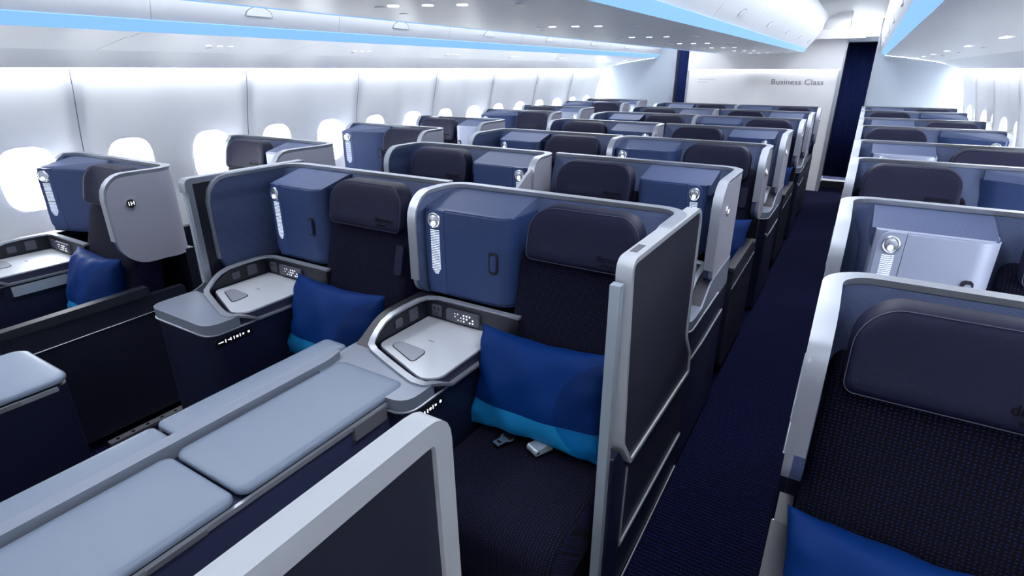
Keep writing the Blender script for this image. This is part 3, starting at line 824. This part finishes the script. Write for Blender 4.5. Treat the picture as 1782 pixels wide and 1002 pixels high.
def wallx(z):
    return 1.185 - 0.165*(z - 0.7)**2 if z > 0.7 else 1.185 - 0.13*((0.7 - z)/0.7)**2
WP = [(wallx(1.7 - 0.1*i_), 1.7 - 0.1*i_) for i_ in range(18)]
SEAM0 = 1.56
def rib(y, z):
    d = abs((y - SEAM0 + 0.55) % 1.1 - 0.55)
    d2 = abs(y - SEAM0 - 0.55*round((y - SEAM0)/0.55))
    b = 0.035*math.exp(-(d/0.13)**2) + 0.014*math.exp(-(d2/0.10)**2) - 0.012*math.exp(-(d/0.02)**2)
    return b * (0.5 + 0.5*min(1, max(0, (1.72 - z)/0.15)))
def wall_side(sgn, nm):
    def P(y, z):
        x = wallx(z) - rib(y, z)
        return (x if sgn > 0 else 2*CX - x, y, z)
    bm = bmesh.new()
    ys = []; y = Y0
    wc = [1.285 + 0.55*k for k in range(-4, 15)]
    HW, HH, ZC = 0.125, 0.165, 1.112
    NY, ML, MM, MU = 22, 6, 10, 6
    za, zb = ZC-0.235, ZC+0.235
    def quad(y0, y1, z0, z1, nz):
        g = [[bm.verts.new(P(y0 + (y1-y0)*i/NY, z0 + (z1-z0)*j/nz)) for j in range(nz+1)] for i in range(NY+1)]
        for i in range(NY):
            for j in range(nz): bm.faces.new((g[i][j], g[i+1][j], g[i+1][j+1], g[i][j+1]))
    for c in wc:
        y0, y1 = c-0.275, c+0.275
        quad(y0, y1, zb, 1.70, MU); quad(y0, y1, 0.0, za, ML)
        if c < 1.0:
            quad(y0, y1, za, zb, MM); continue
        ob = [(y0 + 0.55*k/NY, za) for k in range(NY)] + [(y1, za + 0.47*k/MM) for k in range(MM)] + \
             [(y1 - 0.55*k/NY, zb) for k in range(NY)] + [(y0, zb - 0.47*k/MM) for k in range(MM)]
        n = len(ob); rings = []
        for k in range(6):
            t = k/5; ring = []
            for (oy, oz) in ob:
                dy, dz = oy - c, oz - ZC
                m = ((abs(dy)/(HW*1.12))**3 + (abs(dz)/(HH*1.10))**3)**(1/3)
                iy, iz = dy/m, dz/m
                ring.append(bm.verts.new(P(c + dy + (iy-dy)*t, ZC + dz + (iz-dz)*t)))
            rings.append(ring)
        for A, B in zip(rings, rings[1:]):
            for i in range(n): bm.faces.new((A[i], A[(i+1) % n], B[(i+1) % n], B[i]))
        prev = rings[-1]
        for dx, sc in ((0.003, 0.985), (0.014, 0.965), (0.05, 0.90)):
            nr = []
            for q in rings[-1]:
                nr.append(bm.verts.new((q.co.x + dx*sgn, c + (q.co.y-c)*sc, ZC + (q.co.z-ZC)*sc)))
            for i in range(n): bm.faces.new((prev[i], prev[(i+1) % n], nr[(i+1) % n], nr[i]))
            prev = nr
    bmesh.ops.remove_doubles(bm, verts=bm.verts[:], dist=0.0006)
    me = finish(bm, angle=0.9)
    wall = struct(nm, me, 'wallplastic')
    # seams
    k = -2
    bm = bmesh.new()
    while SEAM0 + 1.1*k < Y1:
        ys_ = SEAM0 + 1.1*k; k += 1
        if ys_ < Y0: continue
        path = []
        for i in range(16):
            z = 1.70 - 1.2*i/15; q = P(ys_, z); path.append((q[0] - sgn*0.0005, q[1], q[2]))
        sweep_bm(path, [(0, 1, 0)]*len(path), [(-0.0018, -0.002), (0.0018, -0.002), (0.0018, 0.002), (-0.0018, 0.002)], bm=bm)
    struct('panel_seams', finish(bm, smooth=False), 'seamline', wall)
    return wc, P
idx = 1
for sgn, nm in ((-1, 'wall_left'), (1, 'wall_right')):
    wc, P = wall_side(sgn, nm)
    for c in wc:
        if c < 0.7 and sgn < 0 or c < 3.0 and sgn > 0 or c > Y1: pass
        if c < 1.0: continue
        x = wallx(1.112)*1.0 + 0.045; x = x if sgn > 0 else 2*CX - x
        pts = [(c + 0.128*abs(math.cos(a))**(2/3)*(1 if math.cos(a) > 0 else -1), 1.112 + 0.165*abs(math.sin(a))**(2/3)*(1 if math.sin(a) > 0 else -1)) for a in [2*PI*i/32 for i in range(32)]]
        o = struct('window_%d' % idx, prism(pts, 'yz', x - 0.002, x + 0.002), 'window_pane')
        idx += 1

# end walls: behind the camera
wl = [(2*CX - wallx(z), z) for z in (0, .2, .45, .7, .88, 1.05, 1.2, 1.35, 1.52, 1.7)]
fullprof = [(2*CX - a, b) for a, b in WP[::-1]] + [(2*CX - 0.684, 1.80), (-2.84, 2.40), (0.0, 2.45), (0.684, 1.80)] + WP
def rightprof(xa):   # bulkhead outline from the doorway edge to the wall
    return [(xa, 0.0), (xa, 2.30), (0.05, 2.30), (0.10, 1.90), (0.13, 1.865), (0.311, 1.845), (0.684, 1.79), (0.85, 1.75)] + WP
struct('wall_front', prism(fullprof, 'xz', Y0 - 0.05, Y0), 'bulkhead')
R_ = rightprof(0.03)
struct('wall_rear_right', prism(R_, 'xz', Y1, Y1 + 0.04), 'bulkhead_side')
Lp = [(2*CX - a, b) for a, b in rightprof(0.03 + 0.0)]
Lp[0] = (-2.66, 0.0); Lp[1] = (-2.66, 2.30)
struct('wall_rear_left', prism(Lp, 'xz', Y1, Y1 + 0.04), 'bulkhead_side')
wr = struct('wall_rear', box(-2.44, -0.345, Y1, 10.0, 0.0, 1.685, 0.012, 2), 'bulkhead')
struct('wall_rear_upper', box(-2.44, -0.345, Y1 - 0.05, 10.0, 1.695, 2.5, 0.0), 'bulkhead')
single('wall_light', box(-2.43, -0.36, Y1 - 0.044, Y1 - 0.006, 1.688, 1.696), 'slot_led', 'white light line above the Business Class lettering', 'light strip')
struct('trim_2', box(-0.372, -0.325, Y1 - 0.012, 10.0, 0.0, 2.10, 0.008, 2), 'rim')
struct('trim_3', box(0.018, 0.045, Y1 - 0.012, 10.0, 0.0, 2.32, 0.006, 2), 'rim')
struct('trim_4', box(-2.455, -2.425, Y1 - 0.012, 10.0, 0.0, 2.3, 0.006, 2), 'rim')
struct('trim_5', box(-2.70, -2.645, Y1 - 0.012, 10.0, 0.0, 2.3, 0.006, 2), 'rim')
struct('trim_6', box(-0.36, 0.03, Y1 + 0.1, 10.0, 2.045, 2.11, 0.006, 2), 'bulkhead_side')
struct('wall_galley', box(-4.1, 1.26, 11.2, 11.25, 0, 2.5), 'bulkhead')
t = text_mesh('Business Class', 0.105, 0.001, 'LEFT')
t.transform(Matrix.Translation((-1.222, Y1 - 0.002, 1.522)) @ Matrix.Rotation(PI/2, 4, 'X'))
tw = max(q.co.x for q in t.vertices) + 1.222
t.transform(Matrix.Translation((-1.222, 0, 0)) @ Matrix.Diagonal((0.690/tw, 1, 1, 1)) @ Matrix.Translation((1.222, 0, 0)))
single('wall_lettering', t, 'ink', 'grey Business Class lettering on the rear wall', 'lettering')
bm = box_bm(-2.28, -2.02, Y1 - 0.003, Y1, 1.545, 1.556); box_bm(-2.28, -2.13, Y1 - 0.003, Y1, 1.505, 1.516, bm)
single('wall_notice', finish(bm, smooth=False), 'ink_pale', 'faint two-line pale grey marking on the rear wall, left end', 'notice')
# curtains
def curtain_mesh(x0, x1, y, z0, z1, folds):
    bm = bmesh.new(); n = folds*8; F = []; B = []
    for i in range(n+1):
        x = x0 + (x1-x0)*i/n; dy = 0.016*math.cos(2*PI*i/8)
        F.append([bm.verts.new((x, y + dy, z)) for z in (z0, (z0+z1)/2, z1)]); B.append([bm.verts.new((x, y + dy + 0.006, z)) for z in (z0, (z0+z1)/2, z1)])
    for i in range(n):
        for j in range(2):
            bm.faces.new((F[i][j], F[i+1][j], F[i+1][j+1], F[i][j+1])); bm.faces.new((B[i][j], B[i][j+1], B[i+1][j+1], B[i+1][j]))
        bm.faces.new((F[i][2], F[i+1][2], B[i+1][2], B[i][2])); bm.faces.new((F[i][0], B[i][0], B[i+1][0], F[i+1][0]))
    return finish(bm, angle=2)
single('curtain', curtain_mesh(-0.325, 0.018, 9.86, 0.16, 2.05, 13), 'curtain', 'dark blue pleated curtain closing the right aisle', 'curtain', 'aisle curtains')
single('curtain', curtain_mesh(-2.645, -2.455, 9.56, 0.03, 2.25, 8), 'curtain', 'dark blue pleated curtain closing the left aisle, mostly hidden', 'curtain', 'aisle curtains')
struct('trim_7', box(-0.33, 0.02, 9.80, 9.98, 0.0, 0.10, 0.01), 'console_dark')
# rounded header box above the right doorway
single('ceiling_sign', box(-0.72, -0.13, 9.10, 9.34, 2.075, 2.19, 0.03, 3), 'plastic', 'blank cream rounded box hanging above the rear doorway', 'sign box')

# ceilings over the aisles
def aisle_ceiling(sgn):
    pr = [(-0.64, 2.28), (-0.60, 2.36), (-0.50, 2.41), (-0.27, 2.43), (-0.06, 2.41), (0.03, 2.36), (0.06, 2.28)]
    if sgn < 0: pr = [(2*CX - a, b) for a, b in pr]
    th = [(a, b + 0.03) for a, b in pr][::-1]
    return prism(pr + th, 'xz', Y0, 11.2)
struct('ceiling_right', aisle_ceiling(1), 'plastic')
struct('ceiling_left', aisle_ceiling(-1), 'plastic')
struct('ceiling', box(-4.1, 1.26, Y0, 11.2, 2.50, 2.53), 'plastic')

# ------------------------------------------------------------------ overhead bins
def bin_thing(prof, y0, y1, mirror, label, group, latch_pt, latch_nrm, lights, strip=None):
    Q = [(2*CX - a, b) for a, b in prof] if mirror else prof
    body = prism(Q, 'xz', y0 + 0.0015, y1 - 0.0015)
    nodes = []
    e = thing('overhead_bin', (sum(q[0] for q in Q)/len(Q), (y0+y1)/2, 1.8), [], label, 'overhead bin', group)
    add(e, 'bin_body', body, 'binplastic')
    # crescent latch on the door face
    yc = (y0+y1)/2; s = -1 if mirror else 1
    for (lx, lz, ang) in latch_pt:
        pts = [(0.085*math.cos(a), 0.048*math.sin(a)) for a in [PI*i/14 for i in range(15)]]
        def mk(sc, d0, d1):
            bm = bmesh.new(); A = []; B = []
            for (a, b) in pts:
                a *= sc; b *= sc
                # local frame: along y, up the face, outward normal
                ux, uz = math.sin(ang), math.cos(ang); nx, nz = (-math.cos(ang), math.sin(ang)) if ang < 0 else (math.cos(ang), -math.sin(ang))
                for L, d in ((A, d0), (B, d1)):
                    x = lx + ux*b + nx*d; z = lz + uz*b + nz*d
                    L.append(bm.verts.new((x if not mirror else 2*CX - x, yc + a, z)))
            bm.faces.new(A); bm.faces.new(B[::-1]); n = len(A)
            for i in range(n): bm.faces.new((A[i], A[(i+1) % n], B[(i+1) % n], B[i]))
            return finish(bm, 0, smooth=False)
        add(e, 'latch', mk(1.0, -0.001, 0.003), 'seamline'); add(e, 'latch_plate', mk(0.92, 0.002, 0.006), 'latch')
    for (lx, ly, lz, r, lit) in lights:
        X = 2*CX - lx if mirror else lx
        bm = prism_bm([(X + r*math.cos(a*PI/8), yc + ly + r*math.sin(a*PI/8)) for a in range(16)], 'xy', lz - 0.004, lz + 0.001)
        add(e, 'reading_light' if lit else 'air_nozzle', finish(bm, smooth=False), 'lens' if lit else 'latch')
    return e
OUT = [(0.129, 1.872), (0.311, 1.846), (0.32, 1.850), (0.684, 1.792), (0.72, 1.80), (0.90, 2.0), (0.90, 2.42), (0.06, 2.42), (0.035, 2.28), (0.035, 2.15), (0.055, 2.02), (0.083, 1.916), (0.10, 1.90)]
k = 0
for side in ('left', 'right'):
    y = 0.437 - 1.14; n = 0
    while y < Y1 - 0.3:
        y1_ = min(y + 1.14, Y1 - 0.005)
        lab = 'white overhead bin above the %s windows, %s from camera in its row' % (side, ['beside and first', 'nearest ahead', 'second', 'third', 'fourth', 'fifth', 'sixth', 'seventh', 'eighth'][n])
        vis = not (side == 'right' and n < 2) and not (side == 'left' and n < 1)
        bin_thing(OUT, y, y1_, side == 'left', lab, 'white bins above the %s windows' % side, [(0.069, 1.967, -0.25)],
                  None, [(0.47, -0.07, 1.827, 0.017, True), (0.47, 0.0, 1.827, 0.017, True), (0.47, 0.07, 1.827, 0.017, True), (0.54, -0.03, 1.816, 0.012, False)])
        y += 1.14; n += 1
CEN = [(-0.84, 1.916), (-1.05, 1.905), (-1.42, 1.900), (-1.79, 1.905), (-2.0, 1.916), (-2.02, 1.94), (-2.04, 1.962), (-2.12, 2.07), (-2.19, 2.19), (-2.21, 2.31), (-2.20, 2.44), (-0.64, 2.44), (-0.63, 2.31), (-0.65, 2.19), (-0.72, 2.07), (-0.80, 1.962), (-0.82, 1.94)]
y = -0.06 - 1.17; n = 0
while y < 9.1:
    y1_ = min(y + 1.17, 9.12)
    bin_thing(CEN, y, y1_, False, 'white centre overhead bin above the middle seats, %s from camera' % ['overhead and first', 'nearest ahead', 'second', 'third', 'fourth', 'fifth', 'sixth', 'seventh', 'farthest'][n],
              'white bins above the centre block', [(-0.762, 2.010, 0.637)], None,
              [(-1.42 + 0.0, -0.12, 1.899, 0.020, True), (-1.32, -0.06, 1.901, 0.020, True), (-1.22, 0.0, 1.903, 0.020, True), (-1.50, -0.10, 1.901, 0.018, False), (-1.62, 0.16, 1.903, 0.018, False), (-1.05, 0.1, 1.904, 0.018, False)])
    y += 1.17; n += 1
# blue light strips
def strip_mesh(a, b, y0, y1, mirror=False):
    d = Vector((b[0]-a[0], b[1]-a[1])).normalized(); n = Vector((-d.y, d.x))*0.006
    q = [a, b, (b[0]+n.x, b[1]+n.y), (a[0]+n.x, a[1]+n.y)]
    if mirror: q = [(2*CX - s, t_) for s, t_ in q]
    return prism(q, 'xz', y0, y1)
single('light_strip', strip_mesh((0.131, 1.866), (0.082, 1.915), Y0, Y1 - 0.01), 'blue_led', 'glowing blue light strip under the right window bins', 'light strip', 'blue light strips')
single('light_strip', strip_mesh((0.131, 1.866), (0.082, 1.915), Y0, Y1 - 0.01, True), 'blue_led', 'glowing blue light strip under the left window bins', 'light strip', 'blue light strips')
single('light_strip', strip_mesh((-0.796, 1.960), (-0.836, 1.912), Y0, 9.1), 'blue_led', 'glowing blue light strip along the centre bins, right side', 'light strip', 'blue light strips')
single('light_strip', strip_mesh((-2*1.42+0.796, 1.960), (-2*1.42+0.836, 1.912), Y0, 9.1), 'blue_led', 'glowing blue light strip along the centre bins, left side', 'light strip', 'blue light strips')
# cove panel between bin and wall, and the wall-wash light hidden above it
for sgn, nm in ((1, 'ceiling_cove_right'), (-1, 'ceiling_cove_left')):
    pr = [(0.69, 1.797), (0.78, 1.772), (0.86, 1.740), (0.935, 1.706), (0.935, 1.716), (0.88, 1.755), (0.78, 1.79), (0.70, 1.815)]
    lt = [(0.955, 1.728), (1.03, 1.742), (1.03, 1.749), (0.955, 1.735)]
    back = [(0.90, 1.80), (1.02, 1.76), (1.06, 1.69), (1.09, 1.69), (1.06, 1.80), (0.92, 1.84)]
    if sgn < 0: pr, lt, back = ([(2*CX - a, b) for a, b in q] for q in (pr, lt, back))
    struct(nm, prism(pr, 'xz', Y0, Y1), 'binplastic')
    struct(nm.replace('cove', 'edge'), prism(back, 'xz', Y0, Y1), 'binplastic')
    single('cove_light', prism(lt, 'xz', Y0, Y1 - 0.5), 'cove_led', 'hidden white light line washing the %s window wall' % ('right' if sgn > 0 else 'left'), 'light strip', 'white wall-wash lights')
print('objects', len(bpy.data.objects))
